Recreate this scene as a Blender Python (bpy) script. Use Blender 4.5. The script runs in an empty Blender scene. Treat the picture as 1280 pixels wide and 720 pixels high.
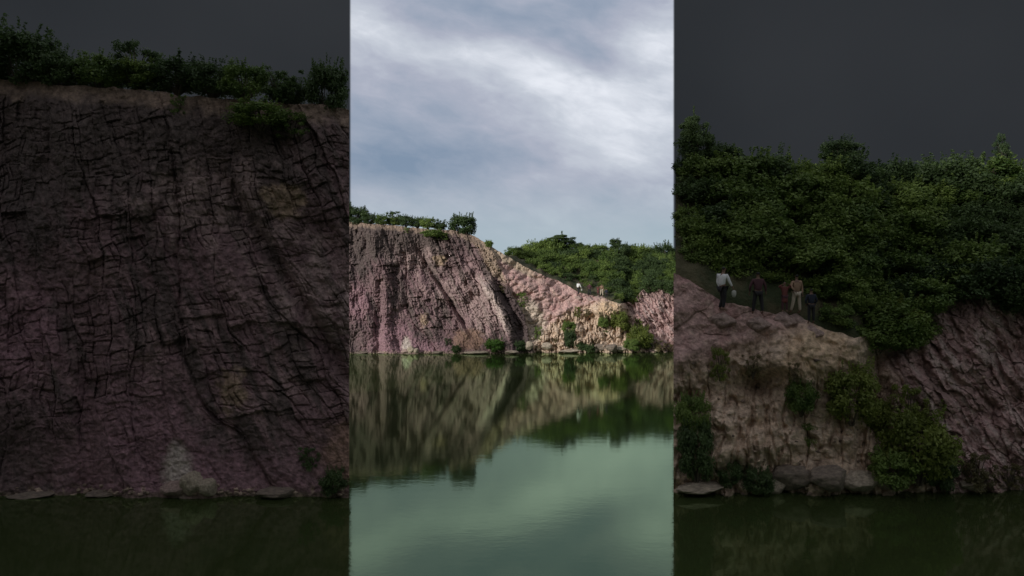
import bpy, bmesh, math, random
import numpy as np
from mathutils import Vector, Matrix

random.seed(5)
SC = bpy.context.scene
COL = SC.collection
R = math.radians
H = 8.2                      # eye height above the water (m)
FAR, NEAR = 100.0, 100.0/3.17
KF, KN = 1.0, 3.17

# ------------------------------------------------------------------ camera
cam_d = bpy.data.cameras.new('camera'); cam = bpy.data.objects.new('camera', cam_d); COL.objects.link(cam)
cam.location = (0, 0, H); cam.rotation_euler = (R(90), 0, 0)
cam_d.sensor_width = 36; cam_d.lens = 36*1000/1280; cam_d.clip_start = .2; cam_d.clip_end = 5000
SC.camera = cam
SC.render.resolution_x, SC.render.resolution_y = 1024, 576
SC.view_settings.view_transform = 'Standard'; SC.view_settings.look = 'None'
SC.view_settings.exposure = 0; SC.view_settings.gamma = 1

# ------------------------------------------------------------------ sun
SUN_AZ, SUN_EL = 50.0, 20.0            # the sun stands behind the viewer's left shoulder
to_sun = Vector((-math.sin(R(SUN_AZ))*math.cos(R(SUN_EL)), -math.cos(R(SUN_AZ))*math.cos(R(SUN_EL)), math.sin(R(SUN_EL))))
sd = bpy.data.lights.new('sun', 'SUN'); so = bpy.data.objects.new('sun', sd); COL.objects.link(so)
sd.energy = 3.0; sd.angle = R(5); sd.color = (1.0, .96, .9)
so.rotation_euler = to_sun.to_track_quat('Z', 'Y').to_euler()

# ------------------------------------------------------------------ node helper
class NT:
    def __init__(s, nt): s.nt = nt; s.n = nt.nodes; s.l = nt.links
    def sock(s, node_in, v):
        if isinstance(v, bpy.types.NodeSocket): s.l.new(v, node_in)
        elif v is not None: node_in.default_value = v
    def m(s, op, a, b=None, c=None, clamp=False):
        n = s.n.new('ShaderNodeMath'); n.operation = op; n.use_clamp = clamp
        s.sock(n.inputs[0], a); s.sock(n.inputs[1], b); s.sock(n.inputs[2], c); return n.outputs[0]
    def mix(s, f, a, b, mode='MIX'):
        n = s.n.new('ShaderNodeMix'); n.data_type = 'RGBA'; n.blend_type = mode
        s.sock(n.inputs['Factor'], f)
        for k, v in ((6, a), (7, b)): s.sock(n.inputs[k], v if isinstance(v, bpy.types.NodeSocket) else (*v, 1))
        return n.outputs[2]
    def noise(s, vec, scale, detail=5, rough=.55, dist=0):
        n = s.n.new('ShaderNodeTexNoise'); s.sock(n.inputs['Vector'], vec)
        n.inputs['Scale'].default_value = scale; n.inputs['Detail'].default_value = detail
        n.inputs['Roughness'].default_value = rough; n.inputs['Distortion'].default_value = dist; return n.outputs['Fac']
    def mapr(s, v, a, b, c=0., d=1., smooth=True):
        n = s.n.new('ShaderNodeMapRange'); n.interpolation_type = 'SMOOTHSTEP' if smooth else 'LINEAR'
        s.sock(n.inputs[0], v)
        for i, q in enumerate((a, b, c, d)): n.inputs[1+i].default_value = q
        return n.outputs[0]
    def bump(s, h, strength, dist, normal=None):
        n = s.n.new('ShaderNodeBump'); s.sock(n.inputs['Height'], h)
        n.inputs['Strength'].default_value = strength; n.inputs['Distance'].default_value = dist
        if normal is not None: s.l.new(normal, n.inputs['Normal'])
        return n.outputs[0]

# ------------------------------------------------------------------ sky (world)
W = bpy.data.worlds.new('World'); SC.world = W; W.use_nodes = True
t = NT(W.node_tree); t.n.clear()
out = t.n.new('ShaderNodeOutputWorld'); bg = t.n.new('ShaderNodeBackground'); t.l.new(bg.outputs[0], out.inputs[0])
geo = t.n.new('ShaderNodeTexCoord'); sep = t.n.new('ShaderNodeSeparateXYZ'); t.l.new(geo.outputs['Generated'], sep.inputs[0])
dx, dy, dz = sep.outputs
ys = t.m('MAXIMUM', dy, .02)
u = t.m('DIVIDE', dx, ys); v = t.m('DIVIDE', dz, ys)
sky = t.n.new('ShaderNodeTexSky'); sky.sky_type = 'NISHITA'; sky.sun_disc = False
sky.sun_elevation = R(SUN_EL); sky.sun_rotation = R(180+SUN_AZ)
nish = t.mix(1.0, sky.outputs[0], (.06, .06, .06), 'MULTIPLY')
# streaky overcast, streaks falling to the right
cmb = t.n.new('ShaderNodeCombineXYZ')
t.sock(cmb.inputs[0], t.m('ADD', t.m('MULTIPLY', u, .9), t.m('MULTIPLY', v, -.35)))
t.sock(cmb.inputs[1], t.m('ADD', t.m('MULTIPLY', v, 2.1), t.m('MULTIPLY', u, .55)))
n1 = t.noise(cmb.outputs[0], 6.5, 9, .55, .25); n2 = t.noise(cmb.outputs[0], 22, 6, .6, .5)
def blob(px, py, sx, sy, a, tilt=0.):
    uu = t.m('SUBTRACT', u, (px-640)/1000); vv = t.m('SUBTRACT', v, (360-py)/1000)
    if tilt: vv = t.m('ADD', vv, t.m('MULTIPLY', uu, tilt))
    q = t.m('ADD', t.m('POWER', t.m('ABSOLUTE', t.m('DIVIDE', uu, sx/1000)), 2), t.m('POWER', t.m('ABSOLUTE', t.m('DIVIDE', vv, sy/1000)), 2))
    return t.m('MULTIPLY', t.m('EXPONENT', t.m('MULTIPLY', q, -1)), a)
B = t.m('ADD', .47, t.m('MULTIPLY', t.m('SUBTRACT', n1, .5), .95))
B = t.m('ADD', B, t.m('MULTIPLY', t.m('SUBTRACT', n2, .5), .38))
for bl in ((440, 22, 34, 24, .35), (540, 62, 90, 26, .22, .25), (740, 118, 130, 44, .2, .3), (835, 60, 60, 60, .45), (790, 185, 120, 60, .26), (720, 140, 200, 80, .10), (660, 90, 80, 32, .18, .4),
           (640, 10, 150, 36, -.16, .1), (740, 62, 60, 22, -.22, .35), (520, 150, 95, 40, -.24), (560, 200, 130, 30, -.34, -.05), (450, 200, 60, 40, -.15), (720, 235, 110, 22, -.10)):
    B = t.m('ADD', B, blob(*bl))
B = t.m('MINIMUM', t.m('MAXIMUM', B, 0), 1)
ramp = t.n.new('ShaderNodeValToRGB'); t.l.new(B, ramp.inputs[0]); e = ramp.color_ramp.elements
e[0].position = 0; e[0].color = (.215, .29, .405, 1); e[1].position = 1; e[1].color = (.84, .87, .94, 1)
for p, c in ((.3, (.33, .385, .49, 1)), (.5, (.43, .46, .56, 1)), (.75, (.58, .62, .70, 1))):
    q = e.new(p); q.color = c
lowc = t.mix(t.mapr(v, .04, .16, .75, 0.), ramp.outputs[0], (.41, .52, .58))
clouds = t.mix(.94, nish, lowc)
# heavy dark cloud banks stand either side of the bright opening; paler overcast overhead
au = t.m('ABSOLUTE', u)
bank_n = t.mapr(t.noise(geo.outputs['Generated'], 2.2, 4, .45), .25, .75)
bank_c = t.mix(bank_n, (.020, .023, .027), (.032, .035, .040))
over_c = t.mix(bank_n, (.30, .31, .33), (.44, .45, .47))
bank = t.mix(t.mapr(dz, .33, .55), bank_c, over_c)
open_f = t.m('MULTIPLY', t.mapr(au, .2005, .2035, 1., 0.), t.m('GREATER_THAN', dy, .05))
open_f = t.m('MULTIPLY', open_f, t.mapr(dz, .55, .8, 1., 0.))
t.l.new(t.mix(open_f, bank, clouds), bg.inputs[0]); bg.inputs[1].default_value = 1.0

# ------------------------------------------------------------------ helpers
def tag(o, label=None, cat=None, group=None, kind=None):
    for k, val in (('label', label), ('category', cat), ('group', group), ('kind', kind)):
        if val: o[k] = val
    return o
def link(name, me, parent=None, mat=None):
    o = bpy.data.objects.new(name, me); COL.objects.link(o)
    if mat and me is not None and not me.materials: me.materials.append(mat)
    if parent: o.parent = parent
    return o
def fast_mesh(name, V, F, cols=None, smooth=True):
    me = bpy.data.meshes.new(name); V = np.asarray(V, np.float32); F = np.asarray(F, np.int32)
    me.vertices.add(len(V)); me.vertices.foreach_set('co', V.ravel())
    k = F.shape[1]; me.loops.add(F.size); me.loops.foreach_set('vertex_index', F.ravel())
    me.polygons.add(len(F)); me.polygons.foreach_set('loop_start', np.arange(0, F.size, k, dtype=np.int32))
    me.polygons.foreach_set('loop_total', np.full(len(F), k, np.int32))
    if smooth: me.polygons.foreach_set('use_smooth', np.ones(len(F), bool))
    if cols is not None:
        a = me.color_attributes.new('mineral', 'FLOAT_COLOR', 'POINT')
        c = np.ones((len(V), 4), np.float32); c[:, :3] = cols; a.data.foreach_set('color', c.ravel())
    me.update(calc_edges=True); me.validate(); return me
def grid_faces(nr, nc, flip=False):
    i = np.arange(nr*nc).reshape(nr, nc)
    a, b, c, d = i[:-1, :-1], i[:-1, 1:], i[1:, 1:], i[1:, :-1]
    F = np.stack([a, b, c, d] if not flip else [a, d, c, b], -1).reshape(-1, 4); return F

def h2(ix, iy, seed):
    n = (ix.astype(np.int64)*374761393 + iy.astype(np.int64)*668265263 + seed*2147483647) & 0xffffffff
    n = ((n ^ (n >> 13))*1274126177) & 0xffffffff
    n = (n ^ (n >> 16)) & 0xffffffff
    n = (n*2246822519) & 0xffffffff; n = n ^ (n >> 15)
    return (n & 0xffffff)/float(0xffffff)
def vnoise(x, y, seed=0):
    xi, yi = np.floor(x), np.floor(y); fx, fy = x-xi, y-yi; xi = xi.astype(np.int64); yi = yi.astype(np.int64)
    ux = fx*fx*fx*(fx*(fx*6-15)+10); uy = fy*fy*fy*(fy*(fy*6-15)+10)
    def g(a, b, gx, gy):
        th = h2(a, b, seed)*2*math.pi; return np.cos(th)*gx+np.sin(th)*gy
    n00 = g(xi, yi, fx, fy); n10 = g(xi+1, yi, fx-1, fy); n01 = g(xi, yi+1, fx, fy-1); n11 = g(xi+1, yi+1, fx-1, fy-1)
    return (n00*(1-ux)+n10*ux)*(1-uy)+(n01*(1-ux)+n11*ux)*uy
def fbm(x, y, seed=0, o=4, gain=.5):
    s = 0; a = 1; tot = 0
    for k in range(o): s = s+a*vnoise(x*2**k, y*2**k, seed+k*17); tot += a; a *= gain
    return s/tot*1.6
def voro(x, y, seed=0, jit=.85):
    xi = np.floor(x).astype(np.int64); yi = np.floor(y).astype(np.int64)
    f1 = np.full(x.shape, 9.); f2 = np.full(x.shape, 9.); cid = np.zeros(x.shape); ox = np.zeros(x.shape); oy = np.zeros(x.shape)
    for a in (-1, 0, 1):
        for b in (-1, 0, 1):
            cx, cy = xi+a, yi+b
            px = cx+.5+(h2(cx, cy, seed)-.5)*jit; py = cy+.5+(h2(cx, cy, seed+9)-.5)*jit
            d = np.sqrt((x-px)**2+(y-py)**2); n = d < f1
            f2 = np.where(n, f1, np.minimum(f2, d))
            cid = np.where(n, h2(cx, cy, seed+31), cid); ox = np.where(n, x-px, ox); oy = np.where(n, y-py, oy)
            f1 = np.where(n, d, f1)
    return f1, f2, cid, ox, oy
def ss(a, b, x):
    q = np.clip((x-a)/(b-a), 0, 1); return q*q*(3-2*q)
def gau(x, y, cx, cy, rx, ry): return np.exp(-(((x-cx)/rx)**2+((y-cy)/ry)**2))

# ------------------------------------------------------------------ the lie of the land (source units: 0.1 m at the far bank)
TX = [360, 438, 470, 500, 520, 545, 565, 580, 592, 610, 628, 640, 655, 672, 690, 705, 722, 745, 757, 775, 790, 805, 820, 842, 900]
TY = [272, 278, 280, 282.5, 285, 287, 287.5, 290, 295, 305, 317, 324, 333, 341, 348, 354, 365, 371, 373, 380, 376, 362, 357, 361, 366]
def top_y(x): return np.interp(x, TX, TY) + fbm(x/9, x*0+3.3, 4, 4)*1.6
VX = [560, 600, 632, 640, 650, 680, 720, 780, 842, 900]
VY = [320, 335, 322, 319, 317, 313, 312, 313, 315, 316]
def edge_x(y): return np.interp(y, [290, 300, 320, 340, 360, 380, 400, 420, 442], [598, 607, 620, 627, 636, 648, 657, 663, 668])

def zones(x, y):
    """weights that tell the faces of the bank apart"""
    wx = x+fbm(x/14, y/14, 71)*5; wy = y+fbm(x/14, y/14, 72)*5
    left = ss(2.5, -2.5, wx-edge_x(y))
    hr = ss(-5, 5, wx-np.interp(y, [340, 375, 400, 442], [772, 780, 792, 808]))
    tan = ss(-6, 6, wy-np.interp(x, [640, 672, 690, 715, 740, 757, 775, 800], [442, 425, 402, 388, 380, 373, 373, 374]))
    return left, hr*(1-left), tan*(1-hr)*(1-left)

def coarse(x, y, k=1.):
    left, hr, tan = zones(x, y)
    up = (442-y)*k; b_ = 1. if k == 1 else .6
    dl = 6.0*up/160+b_*fbm(x/45, y/60, 5, 3)*1.5
    dl = dl+b_*.8*ss(8, 0, np.abs(x-474+(y-400)*.03))*ss(330, 360, y)        # upright crease
    dl = dl+b_*1.2*ss(6, 0, np.abs((x-548)-(y-352)*.62))*ss(300, 330, y)*ss(425, 400, y)  # slanting gully
    dl = dl-b_*.8*ss(16, 0, np.abs(x-edge_x(y)+26))*ss(330, 360, y)            # pale rib beside the dark recess
    dl = dl+b_*.5*ss(12, 0, np.abs(x-edge_x(y)+9))*ss(335, 360, y)
    dr = 1.2*k+5.5*up/95-k*3.2*ss(70, 0, x-edge_x(y))*ss(410, 340, y)+b_*fbm(x/30, y/22, 6, 3)*1.0
    dt = .8*k+4.5*up/70+b_*fbm(x/20, y/16, 8, 4)*1.0
    dt = dt-1.8*b_*gau(x, y, 760, 387, 15, 11)+b_*1.8*gau(x, y, 786, 402, 6, 26)+.9*gau(x, y, 737, 398, 12, 5)-.8*gau(x, y, 728, 420, 16, 8)
    dh = 2.2*k+6*up/80+b_*fbm(x/25, y/30, 9, 3)*1.0
    return dl*left+dh*hr+dt*tan+dr*np.clip(1-left-hr-tan, 0, 1)

def fine(x, y):
    """relief toward the viewer in metres"""
    left, hr, tan = zones(x, y); mid = np.clip(1-left-hr-tan, 0, 1)
    wx = x+fbm(x/16, y/16, 11, 2)*2.6+fbm(x/3.5, y/3.5, 111, 3)*.45; wy = y+fbm(x/16, y/16, 12, 2)*2.6+fbm(x/3.5, y/3.5, 112, 3)*.45
    sl = np.interp(x, [438, 500, 560, 640], [.04, .14, .5, .55])
    a = wx-(wy-360)*sl; b = wy+(wx-540)*.10
    r = np.zeros(x.shape)
    # long upright joints, ledges across each rib, blocks in each ledge, small chips
    za = np.zeros(x.shape)
    f1, f2, c1, ox, _ = voro(a/12+fbm(wx/50, wy/90, 19, 2)*.8, za+.5, 21, .95); e1 = f2-f1; ci1 = (c1*99999).astype(np.int64)
    f1, f2, cl_, _, oy = voro(za+.5, b/15+c1*7, 28, .95); el = f2-f1; cil = (cl_*99999).astype(np.int64)
    r1 = (c1-.5)*.7+ox*(h2(ci1, cil*0, 3)-.5)*.9-.34*ss(.07, 0., e1)*(.3+.7*ss(-.2, .2, fbm(x/14, y/14, 29, 2)))
    r1 = r1+(h2(ci1, cil, 4)-.5)*.28+oy*(h2(ci1, cil, 5)-.4)*.5-.10*ss(.06, 0, el)*ss(-.1, .3, fbm(x/12, y/12, 30, 2))
    qa = a/6.4+fbm(a*0+.5, b/30, 15, 2)*.7; ci = np.floor(qa).astype(np.int64); fa = qa-ci; hh = 5+5*h2(ci, ci*0, 16)
    qb = b/hh+h2(ci, ci*0+7, 17)+(h2(ci, ci*0+8, 17)-.5)*.5*fa; ri = np.floor(qb).astype(np.int64); fb = qb-ri; c = h2(ci, ri, 18)
    sp = .25+.5*h2(ci, ri, 19); fs = np.where(h2(ci, ri, 20) > .45, np.abs(fa-sp), 1.)
    sp2 = .3+.4*h2(ci, ri, 68); fs = np.where(h2(ci, ri, 69) > .6, np.minimum(fs, np.abs(fb-sp2)), fs)
    e2 = 2*np.minimum(np.minimum(np.minimum(fa, 1-fa), np.minimum(fb, 1-fb)*1.2), fs)
    r2 = (c-.5)*.30+(fb-.5)*(h2(ci, ri, 70)-.4)*.28+(fa-.5)*(h2(ci, ri, 73)-.5)*.5-.28*ss(.12, 0., e2)*(.25+.75*ss(-.25, .2, fbm(x/8, y/8, 27, 3)))
    f1, f2, c, ox, oy = voro(a/2.4, b/2.9, 23)
    r3 = (c-.5)*.12+ox*(.5-c)*.2
    blk = .25+.75*ss(-.3, .15, fbm(x/26, y/26, 24, 3)+.05)
    blk = blk*(1-.7*ss(398, 425, y+fbm(x/20, y*0, 25)*12))
    blk = blk*ss(0, 9, y-np.interp(x, TX, TY)-2)
    r += left*(r1*(.3+.7*blk)+r2*blk+r3*(.4+.6*blk)+fbm(x/3, y/3, 26, 4)*.2+fbm(a/12, b/45, 74, 3)*.4)
    # rounded weathered humps of the pink slope
    f1, f2, c, ox, oy = voro(wx/9+wy/26, wy/6.5, 31); 
    r += mid*((.75-f1)*.42+(c-.5)*.22+fbm(x/4.5, y/4.5, 32, 4)*.16)
    f1, f2, c, ox, oy = voro(wx/6.5, wy/7.5, 33)
    f1b, f2b, cb, _, _ = voro(wx/3.2, wy/2.4, 34)
    gul = np.abs(fbm(wx/7, wy/26, 35, 4)); calm = 1-.75*gau(x, y, 761, 384, 18, 14)
    r += tan*calm*((.6-f1)*.24+(c-.5)*.14+(cb-.5)*.08-.30*ss(.13, 0, gul)+fbm(x/4, y/4, 36, 4)*.2)+tan*(fbm(wx/11, wy/11, 37, 3)*1.0-.9*ss(.10, 0, np.abs(fbm(wx/13, wy/34, 38, 3)))*.5*ss(392, 402, y))
    # slanting flutes on the right hand slope
    q = wx*.82-wy*.57; p = wx*.57+wy*.82
    f1, f2, c, ox, oy = voro(q/3.4, p/8, 41, .95); f1c, f2c, cc, oxc, oyc = voro(q/1.7, p/3.1, 42, .95)
    r += hr*((c-.5)*.34+ox*(.3-c)*.5+oy*(h2((c*9999).astype(np.int64), ci*0, 6)-.5)*.6-.14*ss(.08, 0, f2-f1)+(cc-.5)*.22+oyc*(cc-.5)*.3+fbm(q/7, p/20, 43, 3)*1.0+fbm(x/2.5, y/2.5, 45, 4)*.2)
    r += fbm(x/1.1, y/1.1, 44, 2)*.035
    r -= .3*ss(8, 2, y-np.interp(x, TX, TY))*left
    return r

def minerals(x, y):
    left, hr, tan = zones(x, y); mid = np.clip(1-left-hr-tan, 0, 1)
    def mixc(c, w, k): return c*(1-w[..., None])+np.array(k)*w[..., None]
    n = lambda s, sd, o=4: fbm(x/s, y/s, sd, o)
    sl = fbm((x-(y-360)*.45)/7, y/40, 51, 4)
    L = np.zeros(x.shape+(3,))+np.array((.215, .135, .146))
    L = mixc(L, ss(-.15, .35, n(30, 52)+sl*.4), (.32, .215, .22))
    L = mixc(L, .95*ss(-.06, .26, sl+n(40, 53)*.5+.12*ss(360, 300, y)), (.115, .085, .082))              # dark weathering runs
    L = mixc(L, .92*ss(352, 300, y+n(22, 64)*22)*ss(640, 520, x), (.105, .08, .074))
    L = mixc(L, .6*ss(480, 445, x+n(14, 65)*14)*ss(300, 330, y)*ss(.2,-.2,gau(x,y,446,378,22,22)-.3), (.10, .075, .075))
    L = mixc(L, .8*ss(.1, .9, gau(x, y, 490, 422, 30, 30)+gau(x, y, 530, 436, 45, 12)*.8+gau(x, y, 446, 376, 17, 22)+n(6, 54)*.55), (.30, .175, .21))     # magenta clay
    L = mixc(L, .6*ss(.35, .75, gau(x, y, 605, 380, 26, 40)+gau(x, y, 518, 325, 40, 25)*.7+gau(x, y, 560, 365, 24, 30)*.6+n(7, 55)*.5), (.47, .35, .335))
    L = mixc(L, .8*ss(.4, .8, gau(x, y, 508, 432, 8, 14)+n(5, 56)*.25), (.52, .47, .42))
    L = mixc(L, .7*ss(.3, .7, gau(x, y, 585, 425, 26, 16)+n(8, 57)*.3), (.30, .185, .13))                         # rusty foot
    L = mixc(L, .6*ss(.45, .8, gau(x, y, 550, 325, 12, 10)+gau(x, y, 530, 400, 10, 14)*.8+n(5, 58)*.4), (.46, .34, .22))
    ex = edge_x(y)
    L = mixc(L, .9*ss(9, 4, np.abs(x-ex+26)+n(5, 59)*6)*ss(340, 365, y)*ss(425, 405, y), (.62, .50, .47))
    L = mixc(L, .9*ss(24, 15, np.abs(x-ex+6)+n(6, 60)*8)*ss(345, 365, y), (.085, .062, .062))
    tp = y-np.interp(x, TX, TY)
    L = mixc(L, ss(8, 3, tp+n(8, 61)*5-5*ss(560, 600, x)), (.29, .215, .17))
    L = mixc(L, .8*ss(13, 6, tp-26*ss(585, 620, x)+n(6, 63)*6)*ss(590, 610, x), (.47, .36, .27))
    L = mixc(L, .7*ss(.5, .7, n(4, 62, 3)+.35)*ss(436, 441, y), (.46, .36, .27))
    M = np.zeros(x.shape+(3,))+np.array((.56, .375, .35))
    M = mixc(M, .7*ss(-.1, .3, n(10, 81)), (.46, .27, .26))
    M = mixc(M, .6*ss(.1, .45, n(5, 82)), (.58, .43, .37))
    M = mixc(M, ss(14, 6, tp+n(6, 83)*6)*ss(690, 650, x), (.50, .40, .30))
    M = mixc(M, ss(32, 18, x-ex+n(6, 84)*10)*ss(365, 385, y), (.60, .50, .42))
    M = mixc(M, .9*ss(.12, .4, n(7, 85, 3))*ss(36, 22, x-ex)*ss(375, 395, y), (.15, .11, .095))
    T = np.zeros(x.shape+(3,))+np.array((.60, .46, .35))
    T = mixc(T, .6*ss(-.1, .4, n(9, 91)), (.68, .54, .43))
    T = mixc(T, .5*ss(.15, .5, n(6, 92)+gau(x, y, 728, 402, 20, 10)*.3), (.36, .25, .185))
    T = mixc(T, .6*ss(.3, .7, gau(x, y, 786, 398, 7, 30)+n(5, 93)*.3), (.30, .21, .165))
    T = mixc(T, .8*ss(.35, .6, gau(x, y, 761, 386, 17, 12)+n(6, 94)*.2), (.62, .46, .31))
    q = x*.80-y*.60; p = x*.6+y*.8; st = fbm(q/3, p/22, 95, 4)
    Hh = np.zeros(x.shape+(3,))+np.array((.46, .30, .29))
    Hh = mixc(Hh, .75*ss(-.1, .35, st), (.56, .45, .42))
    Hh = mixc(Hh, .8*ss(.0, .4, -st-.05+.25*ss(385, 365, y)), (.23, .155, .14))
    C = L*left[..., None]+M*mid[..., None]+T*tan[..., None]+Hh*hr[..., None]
    C *= (1+fbm(x/1.5, y/1.5, 96, 3)*.30)[..., None]
    wet = ss(439.5, 441.5, y+fbm(x/6, y*0, 97)*1.2)     # mud line at the water
    C = mixc(C, .6*wet, (.16, .13, .09))
    return np.clip(C, .03, .8)

DK = {KF: 1.0, KN: .30}
def surf(sx, sy, K, relief=True):
    sx = np.asarray(sx, float); sy = np.asarray(sy, float)
    Y = 100./K+coarse(sx, sy, DK[K])-(fine(sx, sy)*(1. if K == KF else .55) if relief else 0)
    return np.stack([(sx-640)*K/1000*Y, Y, H+(360-sy)*K/1000*Y], -1)
_gx = np.arange(400, 870, 1.); _gy = np.arange(262, 458, 1.); _GX, _GY = np.meshgrid(_gx, _gy); YG = {K_: surf(_GX, _GY, K_)[..., 1] for K_ in (KF, KN)}
def surf1(sx, sy, K):
    fx = min(max(sx-400, 0), len(_gx)-1.001); fy = min(max(sy-262, 0), len(_gy)-1.001); i, j = int(fy), int(fx); u_, w_ = fy-i, fx-j; g = YG[K]
    Y = (g[i, j]*(1-w_)+g[i, j+1]*w_)*(1-u_)+(g[i+1, j]*(1-w_)+g[i+1, j+1]*w_)*u_
    return Vector(((sx-640)*K/1000*Y, Y, H+(360-sy)*K/1000*Y))

def hill_pt(sx, tt, K):
    """vegetated hill behind the rim: tt 0 at the rim, 1 at the skyline"""
    sx = np.asarray(sx, float); tt = np.asarray(tt, float)
    ty = top_y(sx); vy = np.minimum(np.interp(sx, VX, VY), ty-.5)
    Y0 = 100./K+coarse(sx, ty, DK[K])
    sy = ty+(vy-ty)*tt
    Y = Y0+(.3+tt*15)*(1 if K == KF else .36)
    return np.stack([(sx-640)*K/1000*Y, Y, H+(360-sy)*K/1000*Y], -1)

# ------------------------------------------------------------------ materials
def new_mat(name):
    m = bpy.data.materials.new(name); m.use_nodes = True; q = NT(m.node_tree); q.n.clear()
    o = q.n.new('ShaderNodeOutputMaterial'); p = q.n.new('ShaderNodeBsdfPrincipled'); q.l.new(p.outputs[0], o.inputs[0]); return m, q, p, o
def rock_mat(name, tint=None, gain=1.):
    m, q, p, o = new_mat(name); tc = q.n.new('ShaderNodeTexCoord').outputs['Object']
    if tint is None:
        a = q.n.new('ShaderNodeAttribute'); a.attribute_name = 'mineral'; base = a.outputs['Color']
    else: base = q.mix(q.noise(tc, 1.3, 5), tuple(c*.65 for c in tint), tuple(min(1, c*1.3) for c in tint))
    n = q.noise(tc, 5, 8, .65); n2_ = q.noise(tc, 22, 4, .6)
    c = q.mix(1.0, base, q.mix(q.mapr(n, .3, .7), (.62, .60, .60), (1.28, 1.26, 1.24)), 'MULTIPLY')
    c = q.mix(q.mapr(n2_, .62, .72, 0., .35), c, (.5, .43, .40))
    q.l.new(c, p.inputs['Base Color']); p.inputs['Roughness'].default_value = .88
    q.l.new(q.bump(n2_, .45, .05, q.bump(n, .7, .16)), p.inputs['Normal']); return m
M_ROCK = rock_mat('weathered_rock')
M_STONE = rock_mat('pale_stone', (.46, .39, .31)); M_DSTONE = rock_mat('stained_stone', (.24, .195, .16)); M_PSTONE = rock_mat('pink_stone', (.42, .31, .28))
M_WALL = rock_mat('quarry_stone', (.30, .23, .21))
def earth_mat():
    m, q, p, o = new_mat('hill_soil'); tc = q.n.new('ShaderNodeTexCoord').outputs['Object']
    c = q.mix(q.mapr(q.noise(tc, .6, 5), .4, .6), (.035, .048, .018), (.09, .08, .042))
    q.l.new(c, p.inputs['Base Color']); p.inputs['Roughness'].default_value = .95
    q.l.new(q.bump(q.noise(tc, 3, 6), .8, .25), p.inputs['Normal']); return m
M_SOIL = earth_mat()
def leaf_mat(name, lo, hi):
    m, q, p, o = new_mat(name); a = q.n.new('ShaderNodeAttribute'); a.attribute_name = 'mineral'
    oi = q.n.new('ShaderNodeObjectInfo')
    s = q.n.new('ShaderNodeSeparateColor'); q.l.new(a.outputs['Color'], s.inputs[0])
    f = q.m('ADD', q.m('MULTIPLY', s.outputs[0], .6), q.m('MULTIPLY', oi.outputs['Random'], .4), clamp=True)
    c = q.mix(f, lo, hi); q.l.new(c, p.inputs['Base Color']); p.inputs['Roughness'].default_value = .6
    tr = q.n.new('ShaderNodeBsdfTranslucent'); q.l.new(c, tr.inputs[0]); mx = q.n.new('ShaderNodeMixShader'); mx.inputs[0].default_value = .36
    q.l.new(p.outputs[0], mx.inputs[1]); q.l.new(tr.outputs[0], mx.inputs[2]); q.l.new(mx.outputs[0], o.inputs[0]); return m
M_LEAF = {'dark': leaf_mat('dark_leaves', (.034, .068, .026), (.13, .20, .065)),
          'mid': leaf_mat('green_leaves', (.062, .125, .028), (.29, .39, .095)),
          'bright': leaf_mat('bright_leaves', (.06, .15, .025), (.19, .34, .06)),
          'yellow': leaf_mat('yellow_green_leaves', (.10, .14, .025), (.28, .33, .07)),
          'dry': leaf_mat('dry_leaves', (.10, .09, .04), (.26, .22, .10))}
def plain(name, c, rough=.8, var=.25, scale=14):
    m, q, p, o = new_mat(name); tc = q.n.new('ShaderNodeTexCoord').outputs['Object']
    q.l.new(q.mix(q.noise(tc, scale, 4), tuple(k*(1-var) for k in c), tuple(min(1, k*(1+var)) for k in c)), p.inputs['Base Color'])
    p.inputs['Roughness'].default_value = rough; q.l.new(q.bump(q.noise(tc, scale*2, 3), .3, .01), p.inputs['Normal']); return m
M_BARK = plain('bark', (.10, .08, .06))

# water
m, q, p, o = new_mat('green_pond_water'); tc = q.n.new('ShaderNodeTexCoord').outputs['Object']
mp = q.n.new('ShaderNodeMapping'); mp.inputs['Scale'].default_value = (.55, 1.0, 1); q.l.new(tc, mp.inputs[0])
q.n.remove(p)
df = q.n.new('ShaderNodeBsdfDiffuse'); df.inputs[0].default_value = (.033, .045, .016, 1)
gl = q.n.new('ShaderNodeBsdfGlossy'); gl.inputs[0].default_value = (.66, .89, .60, 1); gl.inputs[1].default_value = .045
fr = q.n.new('ShaderNodeFresnel'); fr.inputs[0].default_value = 1.9
mx = q.n.new('ShaderNodeMixShader'); q.l.new(fr.outputs[0], mx.inputs[0]); q.l.new(df.outputs[0], mx.inputs[1]); q.l.new(gl.outputs[0], mx.inputs[2]); q.l.new(mx.outputs[0], o.inputs[0])
w1 = q.noise(mp.outputs[0], 1.6, 3, .5); w2 = q.noise(mp.outputs[0], 7, 2, .5)
bp = q.bump(w2, .05, .02, q.bump(w1, .07, .025)); q.l.new(bp, gl.inputs['Normal']); q.l.new(bp, fr.inputs['Normal'])
M_WATER = m

# ------------------------------------------------------------------ structure
V = np.array([(-700, -60, 0), (700, -60, 0), (700, 1300, 0), (-700, 1300, 0)], float)
link('water', fast_mesh('water', V, [[0, 1, 2, 3]], smooth=False), None, M_WATER)['kind'] = 'structure'

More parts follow.
